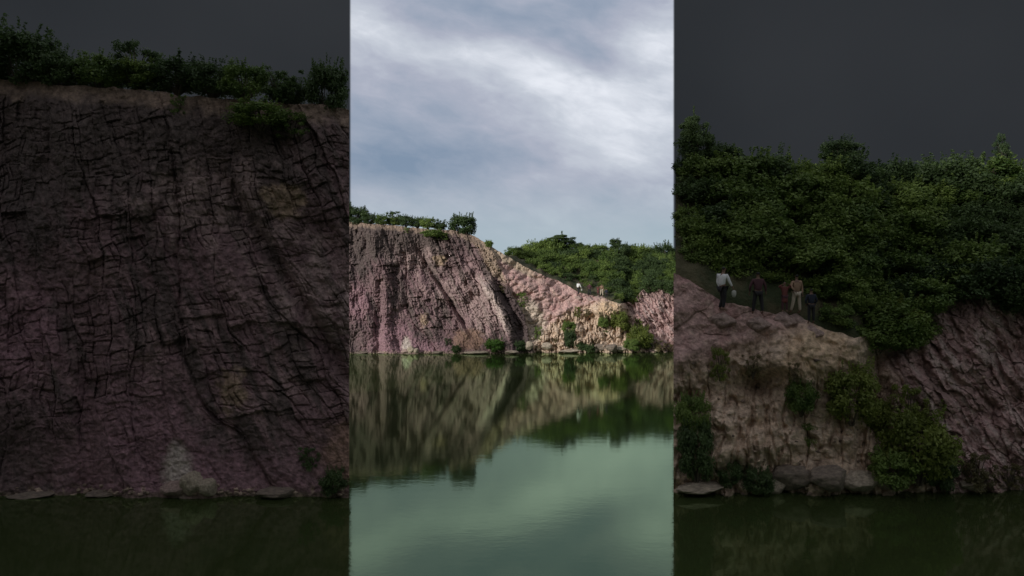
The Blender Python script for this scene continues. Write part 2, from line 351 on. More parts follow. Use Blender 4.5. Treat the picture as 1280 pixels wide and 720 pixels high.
def bank(name, x0, x1, K, step, side):
    xs = np.arange(x0, x1+1e-6, step); nr = int(185/step)
    tt = np.linspace(0, 1, nr) 
    X, T_ = np.meshgrid(xs, tt); ty = top_y(X); Yp = ty+(457-ty)*T_
    P = surf(X, Yp, K); C = minerals(X, Yp)
    # plateau running back from the rim
    back = []; bc = []
    p0 = P[0]
    for k, dd in enumerate((40, 26, 14, 7, 3, 1.2, .4)):
        dd = dd*(1 if K == KF else .55); q_ = p0.copy()
        q_[:, 1] += dd; q_[:, 0] = p0[:, 0]*(q_[:, 1]/p0[:, 1]) if side else p0[:, 0]
        q_[:, 2] += fbm(xs/12, xs*0+k, 7, 3)*.12-.05*min(dd, 12)
        back.append(q_); bc.append(C[0])
    P = np.concatenate([np.array(back), P]); C = np.concatenate([np.array(bc), C])
    if K == KN:                     # flanks of the headland run back from the view
        for s_ in (0, -1):
            e_ = P[:, s_]; cols_ = []; cc = []
            for dd in (22, 12, 6, 3, 1.5, .7, .3):
                q_ = e_.copy(); q_[:, 1] += dd
                q_[:, 0] = e_[:, 0]*(q_[:, 1]/e_[:, 1])*1.004+ (np.sign(e_[:, 0])*(.02*dd))
                if (s_ == 0) == (x0 < 640): q_[:, 0] = e_[:, 0]-6*0
                q_[:, 1] += fbm(e_[:, 2]/2, e_[:, 2]*0+dd, 12, 3)*.25; cols_.append(q_); cc.append(C[:, s_])
            if s_ == 0: P = np.concatenate([np.stack(cols_, 1), P], 1); C = np.concatenate([np.stack(cc, 1), C], 1)
            else: P = np.concatenate([P, np.stack(cols_[::-1], 1)], 1); C = np.concatenate([C, np.stack(cc[::-1], 1)], 1)
    nr_, nc_ = P.shape[:2]
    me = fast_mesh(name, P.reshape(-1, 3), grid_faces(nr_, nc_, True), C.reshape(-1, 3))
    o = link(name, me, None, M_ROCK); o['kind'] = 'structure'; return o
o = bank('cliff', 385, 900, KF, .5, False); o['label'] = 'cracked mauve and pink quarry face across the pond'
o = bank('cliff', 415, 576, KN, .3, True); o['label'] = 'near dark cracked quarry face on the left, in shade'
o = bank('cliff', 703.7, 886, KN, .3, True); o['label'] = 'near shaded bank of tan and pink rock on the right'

def veg_hill(x0, x1, K):
    xs = np.arange(x0, x1, 1.5); tt = np.concatenate([np.linspace(0, 1, 26), [1.15]])
    X, T_ = np.meshgrid(xs, tt); P = hill_pt(X, np.minimum(T_, 1), K)
    P[..., 2] += fbm(X/8, T_*6, 66, 4)*.5*ss(0, .2, T_)
    P[-1, :, 1] += 30 if K == KF else 12; P[-1, :, 2] -= 1.0; P[-1, :, 0] *= P[-1, :, 1]/P[-2, :, 1]
    P[0, :, 2] -= .3
    me = fast_mesh('hillside', P.reshape(-1, 3), grid_faces(*P.shape[:2]))
    link('hillside', me, None, M_SOIL)['kind'] = 'structure'
veg_hill(632, 900, KF); veg_hill(704.5, 886, KN)

# pond bed, and an unseen ridge added behind the viewer's left to shade the near banks
me = fast_mesh('pond_bed', V+np.array((0, 0, -6.)), [[0, 1, 2, 3]], smooth=False)
link('pond_bed', me, None, M_WALL)['kind'] = 'structure'
n_ = Vector((-math.cos(R(SUN_AZ)), math.sin(R(SUN_AZ)), 0)); s_ = Vector((-math.sin(R(SUN_AZ)), -math.cos(R(SUN_AZ)), 0))
rows = []
pp = np.linspace(-50, 55, 150); zz = np.linspace(-2, 1, 60)
Pp, Tt = np.meshgrid(pp, np.linspace(0, 1, 70))
topz = 43*ss(55, 49, Pp)*ss(-50, -30, Pp)+fbm(Pp/9, Pp*0, 3)*1.5
Hz = -2+(topz+2)*Tt
off = 28+9*Tt+fbm(Pp/12, Hz/12, 15, 5)*5
# back half closes the ridge
P1 = np.stack([s_.x*off+n_.x*Pp, s_.y*off+n_.y*Pp, Hz], -1)
off2 = 75-20*Tt+fbm(Pp/14, Hz/14, 18, 3)*4
P2 = np.stack([s_.x*off2+n_.x*Pp, s_.y*off2+n_.y*Pp, Hz], -1)[::-1]
P = np.concatenate([P1, P2]); 
me = fast_mesh('shade_ridge', P.reshape(-1, 3), grid_faces(*P.shape[:2]))
o = link('shade_ridge', me, None, M_WALL); o['kind'] = 'structure'

# ------------------------------------------------------------------ plants
def tube(Vs, Fs, pts, r0, r1, seg=6):
    b = len(Vs); n = len(pts)
    for i, p_ in enumerate(pts):
        r = r0+(r1-r0)*i/(n-1)
        for k in range(seg):
            a = 2*math.pi*k/seg; Vs.append((p_[0]+r*math.cos(a), p_[1]+r*math.sin(a), p_[2]))
    for i in range(n-1):
        for k in range(seg):
            a = b+i*seg+k; c = b+i*seg+(k+1) % seg; Fs.append((a, c, c+seg, a+seg))
def leaves(C, rad, n, size, rng, flat=.5):
    """C clump centres, rad clump radii -> leaf quads"""
    k = len(C); idx = rng.integers(0, k, n)
    d = rng.normal(size=(n, 3)); d /= np.linalg.norm(d, axis=1)[:, None]
    rr = rng.random(n)**.42
    pos = C[idx]+d*(rad[idx]*rr)[:, None]*np.array((1, 1, flat))
    nrm = d*.6+rng.normal(size=(n, 3))*.55+np.array((0, -.15, .45)); nrm /= np.linalg.norm(nrm, axis=1)[:, None]
    a = np.cross(nrm, rng.normal(size=(n, 3))); a /= np.linalg.norm(a, axis=1)[:, None]; b = np.cross(nrm, a)
    s = size*(.6+.8*rng.random(n))[:, None]
    a *= s; b *= s*.48
    V_ = np.stack([pos-a, pos+b-a*.1, pos+a, pos-b-a*.1], 1).reshape(-1, 3)
    F_ = np.arange(4*n).reshape(n, 4)
    tone = np.repeat(np.clip(rng.random(n)*.35+(rng.random(k)[idx])*.75-.05, 0, 1), 4)
    return V_, F_, np.stack([tone]*3, 1)
def shrub_meshes(seed, kind='bush'):
    rng = np.random.default_rng(seed); n = 46
    if kind == 'bush':
        th = rng.random(n)*2*math.pi; z = rng.random(n)*1.9-.95; q_ = np.sqrt(np.clip(1-(z*.92)**2, .05, 1))
        rr = .55+.40*rng.random(n); C = np.stack([np.cos(th)*q_*rr, np.sin(th)*q_*rr, z*.72*(.75+.25*rng.random(n))], 1); rad = .24+.2*rng.random(n)
        V_, F_, t_ = leaves(C, rad, 6800, .062, rng, .8)
        # twiggy shoots poking out of the crown
        m_ = 26; th = rng.random(m_)*6.28; e0 = np.stack([np.cos(th)*.6, np.sin(th)*.6, .45+.25*rng.random(m_)], 1); dirv = np.stack([np.cos(th)*.3, np.sin(th)*.3, .6+.5*rng.random(m_)], 1)
        CC = np.concatenate([e0+dirv*s for s in (.1, .2, .3, .4)]); V2, F2, t2 = leaves(CC, np.full(len(CC), .05), 700, .04, rng, 1)
    elif kind == 'flat':
        th = rng.random(n)*6.28; rr = np.sqrt(rng.random(n)); lay = rng.choice([-.35, .05, .4], n); w = np.where(lay > .3, .6, np.where(lay > 0, 1.0, .85))
        C = np.stack([np.cos(th)*rr*w, np.sin(th)*rr*w, lay+.1*rng.random(n)], 1); rad = .14+.12*rng.random(n)
        V_, F_, t_ = leaves(C, rad*1.35, 6500, .06, rng, .6)
        CC = np.stack([np.full(6, .15), np.zeros(6), np.linspace(.5, 1.05, 6)], 1); V2, F2, t2 = leaves(CC, np.full(6, .06), 140, .05, rng, 1)
    else:   # sparse
        th = rng.random(n)*6.28; C = np.stack([np.cos(th)*(.2+.7*rng.random(n)), np.sin(th)*(.2+.7*rng.random(n)), rng.random(n)*1.8-.9], 1); rad = .12+.16*rng.random(n)
        V_, F_, t_ = leaves(C, rad, 3200, .055, rng, .8)
        CC = C[:6]; V2, F2, t2 = leaves(CC, np.full(6, .05), 40, .05, rng, 1)
    F2 = F2+len(V_); V_ = np.concatenate([V_, V2]); F_ = np.concatenate([F_, F2]); t_ = np.concatenate([t_, t2])
    Vs, Fs = [], []
    for k in range(0, len(C), 3 if kind != 'flat' else 4):
        c = C[k]; j = rng.normal(size=3)*.07
        tube(Vs, Fs, [(c[0]*.08, c[1]*.08, -1.0), (c[0]*.35+j[0], c[1]*.35+j[1], -.55+.2*c[2]), (c[0]*.7, c[1]*.7, c[2]*.6), tuple(c)], .035, .009, 5)
    return (V_, F_, t_), (Vs, Fs)
PROTO = {}
def proto(kind, seed, tone):
    key = (kind, seed, tone)
    if key not in PROTO:
        base = PROTO.get((kind, seed))
        if base is None: base = PROTO[(kind, seed)] = shrub_meshes(seed, kind)
        (V_, F_, t_), (Vs, Fs) = base
        cr = fast_mesh('foliage', V_, F_, t_, smooth=False); cr.materials.append(M_LEAF[tone])
        st = fast_mesh('stem', Vs, Fs); st.materials.append(M_BARK); PROTO[key] = (cr, st)
    return PROTO[key]
def plant(loc, rx, rz, kind='bush', seed=0, tone='mid', label='', cat='shrub', group=None, name='shrub'):
    cr, st = proto(kind, seed, tone)
    root = bpy.data.objects.new(name, None); COL.objects.link(root); root.empty_display_size = .2
    root.location = (loc[0], loc[1], loc[2]-rz*.95)
    root.rotation_euler.z = random.random()*6.28 if kind != 'flat' else .3
    tag(root, label, cat, group)
    a = bpy.data.objects.new('crown' if name == 'tree' else 'foliage', cr); b = bpy.data.objects.new('trunk' if name == 'tree' else 'stem', st)
    for c in (a, b):
        COL.objects.link(c); c.parent = root; c.scale = (rx, rx*.95, rz); c.location = (0, 0, rz*.95)
    return root
def at_hill(sx, sy, K):
    ty = float(top_y(np.array([float(sx)]))[0]); vy = min(float(np.interp(sx, VX, VY)), ty-.5)
    tt = min(max((ty-sy)/(ty-vy), 0), 1); p_ = hill_pt(np.array([sx]), np.array([tt]), K)[0]
    Y = p_[1]; return Vector(((sx-640)*K/1000*Y, Y, H+(360-sy)*K/1000*Y))
def at_rim(sx, sy, K, back):
    ty = float(top_y(np.array([float(sx)]))[0]); Y = surf1(sx, ty, K).y+back*(1 if K == KF else .45)
    return Vector(((sx-640)*K/1000*Y, Y, H+(360-sy)*K/1000*Y))
def px_size(r, K, Y): return r*K*Y/1000

where = {KF: 'far bank', KN: 'near shaded bank'}
# (x, y, rx, ry, kind, tone, place, label head)   place: r = rim, s = on the rock face, h = hill
PL = [
 (425, 266, 17, 13, 'bush', 'dark', 'r', 'broad dark shrub beyond the left end of the rim row'),
 (447, 269, 14, 11, 'bush', 'dark', 'r', 'tall dark shrub at the left end of the clifftop row'),
 (462, 273, 9, 7, 'bush', 'dark', 'r', 'low round shrub just right of the leftmost tall clifftop one'),
 (477, 274, 9, 6.5, 'bush', 'mid', 'r', 'low green shrub left of the spiky clifftop one'),
 (492, 272, 10, 8, 'sparse', 'dark', 'r', 'spiky shrub with upright shoots in the clifftop row'),
 (493, 275, 9, 5.5, 'bush', 'mid', 'r', 'low green shrub at the foot of the spiky clifftop one'),
 (508, 275, 10, 6.5, 'bush', 'dark', 'r', 'dark shrub in the middle of the clifftop row'),
 (522, 277, 9, 6.5, 'bush', 'dark', 'r', 'low dark shrub right of the middle of the clifftop row'),
 (535, 278, 9, 6.5, 'bush', 'mid', 'r', 'green shrub above the one that hangs over the clifftop'),
 (549, 280, 9, 6, 'sparse', 'dark', 'r', 'thin shrub with bare shoots left of the big dark clifftop bush'),
 (551, 282, 8, 4.5, 'bush', 'dark', 'r', 'low dark shrub beneath the thin one near the big clifftop bush'),
 (541, 292, 13, 5, 'bush', 'mid', 's', 'green shrub hanging over the top of the cracked cliff'),
 (553, 296, 8, 4, 'sparse', 'mid', 's', 'small loose shrub clinging below the clifftop'),
 (579, 281, 17, 13.5, 'bush', 'dark', 'r', 'big dark bush at the right end of the clifftop'),
 (508, 288, 4, 3.5, 'sparse', 'mid', 's', 'little tuft on the tan strip under the clifftop row'),
 (611, 305, 5, 4.5, 'bush', 'mid', 's', 'small lone shrub on the slope right of the big clifftop bush'),
 (628, 362, 5, 4, 'sparse', 'dry', 's', 'small dry tuft on the pale rib of the cliff'),
 (619, 432, 12, 8, 'bush', 'bright', 's', 'bright green round bush at the waterline under the cliff'),
 (570, 436.5, 6, 5, 'bush', 'dark', 's', 'small dark shrub at the foot of the cracked cliff'),
 (560, 427, 5, 4, 'sparse', 'dark', 's', 'thin dark tuft just above the foot of the cliff'),
 (653, 375, 7, 8, 'sparse', 'mid', 's', 'green shrub halfway up beside the dark recess'),
 (650, 433, 8, 7, 'bush', 'dark', 's', 'dark shrub at the waterline below the dark recess'),
 (673, 420, 6, 10, 'sparse', 'mid', 's', 'thin upright shrub among pale slabs at the waterline'),
 (695, 432, 6, 8, 'sparse', 'dry', 's', 'dry yellowish shrub left of the tall dark waterline one'),
 (711, 410, 9, 7.5, 'bush', 'mid', 's', 'green shrub standing over the dark waterline thicket'),
 (713, 424, 8, 11, 'bush', 'dark', 's', 'dark tall thicket rising from the waterline'),
 (726, 433, 6, 5, 'bush', 'dark', 's', 'low dark shrub right of the tall waterline thicket'),
 (737, 436, 6.5, 5.5, 'bush', 'dark', 's', 'low dark round shrub left of the row of boulders'),
 (722, 390, 4.5, 5.5, 'sparse', 'yellow', 's', 'yellowish tuft on the brow of the tan mound'),
 (735, 391, 5, 4, 'sparse', 'dry', 's', 'second small dry tuft along the brow of the tan mound'),
 (751, 393, 3, 3, 'sparse', 'dry', 's', 'tiny dry tuft below the rounded dome'),
 (754, 403, 6.5, 6.5, 'bush', 'mid', 's', 'green round shrub in the middle of the tan slope'),
 (757, 419, 5, 5, 'sparse', 'mid', 's', 'leaning little tree above the row of boulders'),
 (774, 401, 12, 11, 'bush', 'yellow', 's', 'large yellow-green bush right of the dome'),
 (784, 411, 8, 7, 'bush', 'yellow', 's', 'yellow-green bush between the two large ones'),
 (797, 407, 8, 8, 'sparse', 'yellow', 's', 'loose yellowish shrub above the big waterline bush'),
 (800, 422, 15, 13, 'bush', 'yellow', 's', 'big yellow-green bush right of the boulders'),
 (790, 431, 10, 7, 'bush', 'mid', 's', 'low green bush behind the round boulder'),
 (808, 431, 8, 8, 'bush', 'dark', 's', 'dark green bush at the water right of the big yellow one'),
 (824, 432, 8, 6.5, 'sparse', 'dry', 's', 'thin dry shrub at the foot of the fluted slope'),
 (836, 434, 6, 4, 'sparse', 'dry', 's', 'small dry tuft at the right end of the waterline'),
]
for K in (KF, KN):
    for i, (x, y, rx, ry, kind, tone, place, lab) in enumerate(PL):
        if K == KN:
            if 578 <= x < 590: x, rx, ry = 567.5, 9.5, 10.5
            elif 590 <= x < 706: continue
            lo, hi = (-999, 576) if x < 640 else (703.6, 999)
            rx = min(rx, abs(hi-x)*.95 if x < 640 else abs(x-lo)*.95)
            if rx < 3: continue
        if place == 'r': p_ = at_rim(x, y+1.2, K, 1.0)
        else:
            p_ = surf1(x, y, K); p_.y -= px_size(rx, K, p_.y)*.25
            p_ = Vector(((x-640)*K/1000*p_.y, p_.y, H+(360-y)*K/1000*p_.y))
        plant(p_, px_size(rx, K, p_.y)*(1.1 if K == KF or place == 'r' else .95), px_size(ry, K, p_.y)*1.22, kind, i % 4, tone, f'{lab}, {where[K]}', 'shrub')

# trees that stand out of the thicket
TR = [(700, 299, 17, 9.5, 'flat', 'dark', 'dark flat-topped tree rising highest over the thicket'),
      (711, 304, 8, 7, 'bush', 'dark', 'rounded dark tree right of the flat-topped one'),
      (722, 307, 8, 4, 'bush', 'dark', 'low dark tree second right of the flat-topped one'),
      (683, 304, 9, 6, 'bush', 'mid', 'rounded green tree left of the flat-topped one'),
      (769, 303, 8, 5.5, 'bush', 'dark', 'small round-headed tree on the thicket skyline'),
      (833, 306, 4.5, 7, 'sparse', 'dark', 'thin spiky tree at the right of the thicket skyline')]
for K in (KF, KN):
    for i, (x, y, rx, ry, kind, tone, lab) in enumerate(TR):
        if K == KN and 760 < x < 780: y = 306
        if K == KN and x == 700: x, rx, y, ry = 711, 5.5, 297, 8
        if K == KN and x < 700: continue
        if K == KN and x == 711 and i == 1: x, rx = 713, 7.5
        p_ = at_hill(x, max(y, 302), K); p_ = Vector(((x-640)*K/1000*p_.y, p_.y, H+(360-y)*K/1000*p_.y))
        plant(p_, px_size(rx, K, p_.y), px_size(ry, K, p_.y), kind, 20+i, tone, f'{lab}, {where[K]}', 'tree', None, 'tree')
# the thicket itself
def spot(x):
    for lim, w_ in ((660, 'above the pink slope'), (684, 'left of the flat-topped tree'), (713, 'by the flat-topped tree'), (728, 'above the man in white'), (742, 'above the person in maroon'),
                    (756, 'above the person in tan'), (776, 'by the round-headed tree'), (795, 'right of the round-headed tree'), (820, 'above the fluted slope')):
        if x < lim: return w_
    return 'below the spiky tree'
rnd = random.Random(11)
TOPX = [632, 645, 660, 680, 690, 720, 740, 765, 785, 800, 815, 842, 900]; TOPY = [310, 308, 307, 306, 302, 306, 306, 306, 307, 309, 308, 311, 310]
LOWX = [632, 645, 660, 690, 722, 745, 760, 775, 790, 805, 820, 842, 900]; LOWY = [318, 324, 334, 345, 357, 364, 370, 383, 378, 366, 361, 364, 366]
for K, (xa, xb) in ((KF, (636, 880)), (KN, (704, 872))):
    y = 0; row = 0
    pts = []
    for row in range(9):
        x = xa+(rnd.random()*8 if K == KF else 4+rnd.random()*2)
        while x < xb:
            ty, ly = np.interp(x, TOPX, TOPY)+(7 if K == KF else 9.5), np.interp(x, LOWX, LOWY)-(5 if K == KF else 4)
            nrows = max(1, round((ly-ty)/8.5)+1)
            if row < nrows:
                yy = ty+(ly-ty)*(row/max(1, nrows-1))+rnd.uniform(-2, 2)
                pts.append((x+rnd.uniform(-3, 3), yy, row))
            x += rnd.uniform(8.5, 13)
    for (x, y, row) in pts:
        r_ = rnd.uniform(9.5, 15)*(rnd.uniform(.7, 1.4) if row == 0 and K == KF else 1)
        if K == KN: r_ = min(r_, max(4.2, (x-703)*.82))
        else: r_ = min(r_, max(4, (x-628)*.8))
        if r_ < 3.5: continue
        if 708 < x < 776 and y > np.interp(x, LOWX, LOWY)-15: r_ = min(r_, 7.5); y -= 4.5 if x > 745 else 1.5
        if K == KN and x < 730: r_ = max(r_, min(11, (x-702.5)*.85))
        p_ = at_hill(x, y, K); p_.y += (.45 if 712 < x < 765 and y > np.interp(x, LOWX, LOWY)-12 else -.15)*px_size(r_, K, p_.y); p_ = Vector(((x-640)*K/1000*p_.y, p_.y, H+(360-y)*K/1000*p_.y)); s_px = px_size(r_, K, p_.y)
        tone = rnd.choice(['mid', 'mid', 'dark', 'mid', 'yellow' if rnd.random() < .12 else 'mid']) if row else rnd.choice(['dark', 'mid'])
        if x > 800: tone = rnd.choice(['dark', 'mid', 'dark'])
        plant(p_, s_px, s_px*rnd.uniform(.62, .82), 'bush', rnd.randrange(6), tone,
              f"{dict(mid='leafy green', dark='dark green', yellow='yellow-green')[tone]} {'bigger' if r_ > 12.5 else 'smaller'} thicket shrub {'on skyline' if row == 0 else 'at lower edge' if y > np.interp(x, LOWX, LOWY)-10 else 'mid-slope'} {spot(x)}, {where[K]}",
              'shrub', 'shrubs of the far thicket' if K == KF else 'shrubs of the near thicket')

# ------------------------------------------------------------------ boulders and slabs at the waterline
def boulder_mesh(seed, sub=4):
    bm = bmesh.new(); bmesh.ops.create_icosphere(bm, subdivisions=sub, radius=1)
    rs = np.random.default_rng(seed); pl_ = [(Vector(rs.normal(size=3)).normalized(), .62+.3*rs.random()) for _ in range(11)]
    for v_ in bm.verts:
        c = v_.co.copy()
        for nn, dd in pl_:
            ex = c.dot(nn)-dd
            if ex > 0: c -= nn*ex*.85
        v_.co = c
    co = np.array([v_.co[:] for v_ in bm.verts]); dn = fbm(co[:, 0]*2+seed, co[:, 1]*2+co[:, 2]*2.7, seed, 4)*.14
    for v_, d_ in zip(bm.verts, dn): v_.co *= 1+d_
    for f_ in bm.faces: f_.smooth = True
    me = bpy.data.meshes.new('boulder'); bm.to_mesh(me); bm.free(); return me
BM = {}
ROCKS = [
 (514, 437, 4.5, 4.5, 0, M_STONE, 'pale upright stone at the foot of the cliff'), (520, 438.5, 4, 3.2, 1, M_STONE, 'pale rounded stone right of the upright pale one'),
 (507, 439, 5, 2.6, 2, M_PSTONE, 'low pinkish stone left of the upright pale one'), (478, 441, 6, 1.8, 3, M_PSTONE, 'flat pinkish slab in the water by the dark crease'),
 (452, 441.3, 9, 1.6, 4, M_DSTONE, 'long low slab at the left end of the waterline'), (596, 440.5, 15, 1.8, 2, M_STONE, 'long tan ledge left of the bright green bush'),
 (548, 440.5, 8, 1.8, 1, M_DSTONE, 'low dark ledge left of the small dark waterline shrub'),
 (640, 440, 8, 2, 0, M_STONE, 'low tan ledge right of the bright green bush'), (661, 432, 5, 5, 2, M_STONE, 'pale block standing between two waterline shrubs'),
 (683, 433, 7, 4.5, 3, M_STONE, 'pale slab leaning left of the dry yellowish shrub'), (714, 438.3, 15, 2.2, 4, M_STONE, 'long flat tan ledge under the dark thicket'),
 (752, 434, 9, 5.5, 0, M_DSTONE, 'largest dark-stained boulder in the row'), (765, 435, 8, 4.6, 1, M_DSTONE, 'dark-stained boulder right of the largest one'),
 (777, 436, 7, 3.6, 2, M_STONE, 'tan boulder left of the small round one'), (786, 436, 4, 3.6, 3, M_STONE, 'small round boulder at the right end of the row'),
 (744, 438, 4, 3, 4, M_STONE, 'small pale stone at the left end of the boulder row'), (822, 437.5, 6, 2, 1, M_STONE, 'low pale stone under the dry shrub')]
for K in (KF, KN):
    for (x, y, rx, ry, sd_, mt, lab) in ROCKS:
        if K == KN:
            if 576 < x < 704: continue
            if x > 640: 
                if x-rx < 703.6: rx = max(3, x-703.7)
            if x < 480: ry *= .6; mt = M_DSTONE
        key = (sd_, mt.name)
        if key not in BM: BM[key] = boulder_mesh(40+sd_); BM[key].materials.append(mt)
        Yb = surf1(x, 439, K).y-px_size(1.2, K, 100/K)
        o = link('boulder', BM[key]); o.location = ((x-640)*K/1000*Yb, Yb, H+(360-y)*K/1000*Yb)
        if K == KF or True: o.location.z = max(o.location.z-.0, .05*ry)
        o.scale = (px_size(rx, K, Yb)*1.12, px_size(min(rx, 9)*.8, K, Yb), px_size(ry, K, Yb)*1.15); o.rotation_euler.z = sd_*.0+.2
        tag(o, f'{lab}, {where[K]}', 'boulder')

# ------------------------------------------------------------------ people
def skin(name, nodes, edges, sub=2, parent=None, mat=None, root=None):
    bm = bmesh.new(); keys = list(nodes); vs = {k: bm.verts.new(nodes[k][:3]) for k in keys}
    for a, b in edges: bm.edges.new((vs[a], vs[b]))
    me = bpy.data.meshes.new(name); bm.to_mesh(me); bm.free(); ob = bpy.data.objects.new(name, me); COL.objects.link(ob)
    md = ob.modifiers.new('skin', 'SKIN'); md.use_smooth_shade = True
    for i, k in enumerate(keys):
        r = nodes[k][3]; r = (r, r) if not isinstance(r, tuple) else r
        me.skin_vertices[0].data[i].radius = r; me.skin_vertices[0].data[i].use_root = (k == (root or keys[0]))
    sb = ob.modifiers.new('sub', 'SUBSURF'); sb.levels = sub; sb.render_levels = sub
    dg = bpy.context.evaluated_depsgraph_get(); dg.update()
    new = bpy.data.meshes.new_from_object(ob.evaluated_get(dg)); new.name = name
    bpy.data.objects.remove(ob); new.materials.clear()
    if mat: new.materials.append(mat)
    for p__ in new.polygons: p__.use_smooth = True
    return new
def merge(a, b):
    bm = bmesh.new(); bm.from_mesh(a)
    for x_ in b: bm.from_mesh(x_)
    bm.to_mesh(a); bm.free()
    for x_ in b: bpy.data.meshes.remove(x_)
    for p__ in a.polygons: p__.use_smooth = True
    return a
M_SKIN = plain('skin', (.20, .12, .085), .6, .1); M_HAIR = plain('hair', (.012, .010, .010), .6)
def person_meshes(P, top, bottom, long_top=False):
    """P: joint positions for a 1.72 m figure. Facing -y before turning."""
    j = P; n = {}
    n['pelvis'] = (*j['pelvis'], (.14, .11)); n['waist'] = (*j['waist'], (.125, .10)); n['chest'] = (*j['chest'], (.155, .11)); n['neck0'] = (*j['neck'], (.06, .06))
    hd = Vector(j['head']); nk = Vector(j['neck']); ax = (hd-nk).normalized()
    n['chin'] = (*(nk+ax*.09), (.055, .062)); n['face'] = (*(nk+ax*.16), (.074, .088)); n['crown'] = (*(nk+ax*.235), (.068, .078))
    E = [('pelvis', 'waist'), ('waist', 'chest'), ('chest', 'neck0'), ('neck0', 'chin'), ('chin', 'face'), ('face', 'crown')]
    for s in 'LR':
        n['sh'+s] = (*j['sh'+s], .058); n['el'+s] = (*j['el'+s], .042); n['wr'+s] = (*j['wr'+s], .028)
        w = Vector(j['wr'+s]); d = (w-Vector(j['el'+s])).normalized(); n['pa'+s] = (*(w+d*.06), (.040, .020))
        n['hip'+s] = (*j['hip'+s], .092); n['kn'+s] = (*j['kn'+s], .060); n['an'+s] = (*j['an'+s], .040)
        a = Vector(j['an'+s]); f = Vector(j.get('toe', (0, -1, 0))).normalized(); n['toe'+s] = (*(a+f*.16+Vector((0, 0, -.045))), (.042, .03))
        E += [('chest', 'sh'+s), ('sh'+s, 'el'+s), ('el'+s, 'wr'+s), ('wr'+s, 'pa'+s), ('pelvis', 'hip'+s), ('hip'+s, 'kn'+s), ('kn'+s, 'an'+s), ('an'+s, 'toe'+s)]
    body = skin('body', n, E, 2, mat=M_SKIN, root='pelvis')
    ex = []
    f = Vector(j.get('look', j.get('toe', (0, -1, 0)))).normalized()
    fc = nk+ax*.155
    ex.append(skin('nose', {'a': (*(fc+f*.075+ax*.02), .012), 'b': (*(fc+f*.098-ax*.012), .014)}, [('a', 'b')], 1))
    sd3 = ax.cross(f).normalized()
    for s in (-1, 1): ex.append(skin('ear', {'a': (*(fc+sd3*s*.074+ax*.02), .012), 'b': (*(fc+sd3*s*.078-ax*.018), .010)}, [('a', 'b')], 1))
    for s in 'LR':
        w = Vector(j['wr'+s]); d = (w-Vector(j['el'+s])).normalized(); side = d.cross(Vector((0, 0, 1)));
        side = Vector((0, 1, 0)) if side.length < .3 else side.normalized()
        inn = d.cross(side).normalized()
        for k, L in enumerate((.062, .072, .068, .052)):
            b0 = w+d*.075+side*(k-1.5)*.019; b1 = b0+d*L*.5; b2 = b1+d*L*.35+inn*L*.28
            ex.append(skin('finger', {'a': (*b0, .010), 'b': (*b1, .009), 'c': (*b2, .0075)}, [('a', 'b'), ('b', 'c')], 1))
        b0 = w+d*.03-side*.03; ex.append(skin('thumb', {'a': (*b0, .012), 'b': (*(b0+d*.03-side*.022), .011), 'c': (*(b0+d*.06-side*.026), .009)}, [('a', 'b'), ('b', 'c')], 1))
    merge(body, ex); body.materials.clear(); body.materials.append(M_SKIN)
    hair = skin('hair', {'a': (*(nk+ax*.13-f*.045), (.072, .05)), 'b': (*(nk+ax*.19-f*.022), (.084, .088)), 'c': (*(nk+ax*.25-f*.006), (.074, .080))}, [('a', 'b'), ('b', 'c')], 2, mat=M_HAIR)
    tn = {'p': (*j['pelvis'], (.175, .14)), 'w': (*j['waist'], (.165, .135)), 'c': (*j['chest'], (.18, .135)), 'n': (*(nk-ax*.04), .085)}
    TE = [('p', 'w'), ('w', 'c'), ('c', 'n')]
    if long_top:
        a = (Vector(j['knL'])+Vector(j['knR']))/2; tn['h'] = (*a, (.20, .16)); TE.append(('p', 'h'))
    for s in 'LR':
        tn['s'+s] = (*j['sh'+s], .075); e_ = Vector(j['el'+s]); w = Vector(j['wr'+s]); tn['e'+s] = (*e_, .058); TE += [('c', 's'+s), ('s'+s, 'e'+s)]
        if P.get('long_sleeve', True): tn['w'+s] = (*(e_+(w-e_)*.85), .042); TE.append(('e'+s, 'w'+s))
    shirt = skin('shirt', tn, TE, 2, mat=top, root='p')
    bn = {'p': (*j['pelvis'], (.165, .125))}; BE = []
    for s in 'LR':
        bn['h'+s] = (*j['hip'+s], .105); bn['k'+s] = (*j['kn'+s], .078); a = Vector(j['an'+s]); bn['a'+s] = (*(a+Vector((0, 0, .03))), .060); BE += [('p', 'h'+s), ('h'+s, 'k'+s), ('k'+s, 'a'+s)]
    tr = skin('trousers', bn, BE, 2, mat=bottom, root='p')
    return [('body', body), ('shirt', shirt), ('trousers', tr), ('hair', hair)]
def pose(**kw):
    b = dict(pelvis=(0, 0, .93), waist=(0, 0, 1.10), chest=(0, 0, 1.30), neck=(0, 0, 1.46), head=(0, 0, 1.64),
             shL=(-.19, 0, 1.39), elL=(-.25, .02, 1.10), wrL=(-.24, -.06, .86), shR=(.19, 0, 1.39), elR=(.25, .02, 1.10), wrR=(.24, -.06, .86),
             hipL=(-.09, 0, .88), knL=(-.11, -.01, .49), anL=(-.12, 0, .085), hipR=(.09, 0, .88), knR=(.11, -.01, .49), anR=(.12, 0, .085))
    b.update(kw); return b
cl = lambda nm, c: plain(nm, c, .9, .18, 9)
C_white, C_black, C_maroon, C_red, C_tan, C_cream, C_navy, C_bag = cl('white_cloth', (.78, .78, .8)), cl('black_cloth', (.022, .021, .025)), cl('maroon_cloth', (.085, .035, .045)), cl('red_cloth', (.17, .055, .05)), cl('tan_cloth', (.34, .22, .15)), cl('cream_cloth', (.55, .47, .38)), cl('navy_cloth', (.02, .025, .045)), cl('pale_bag_cloth', (.45, .45, .42))
FACE_R = (.8, -.35, 0)
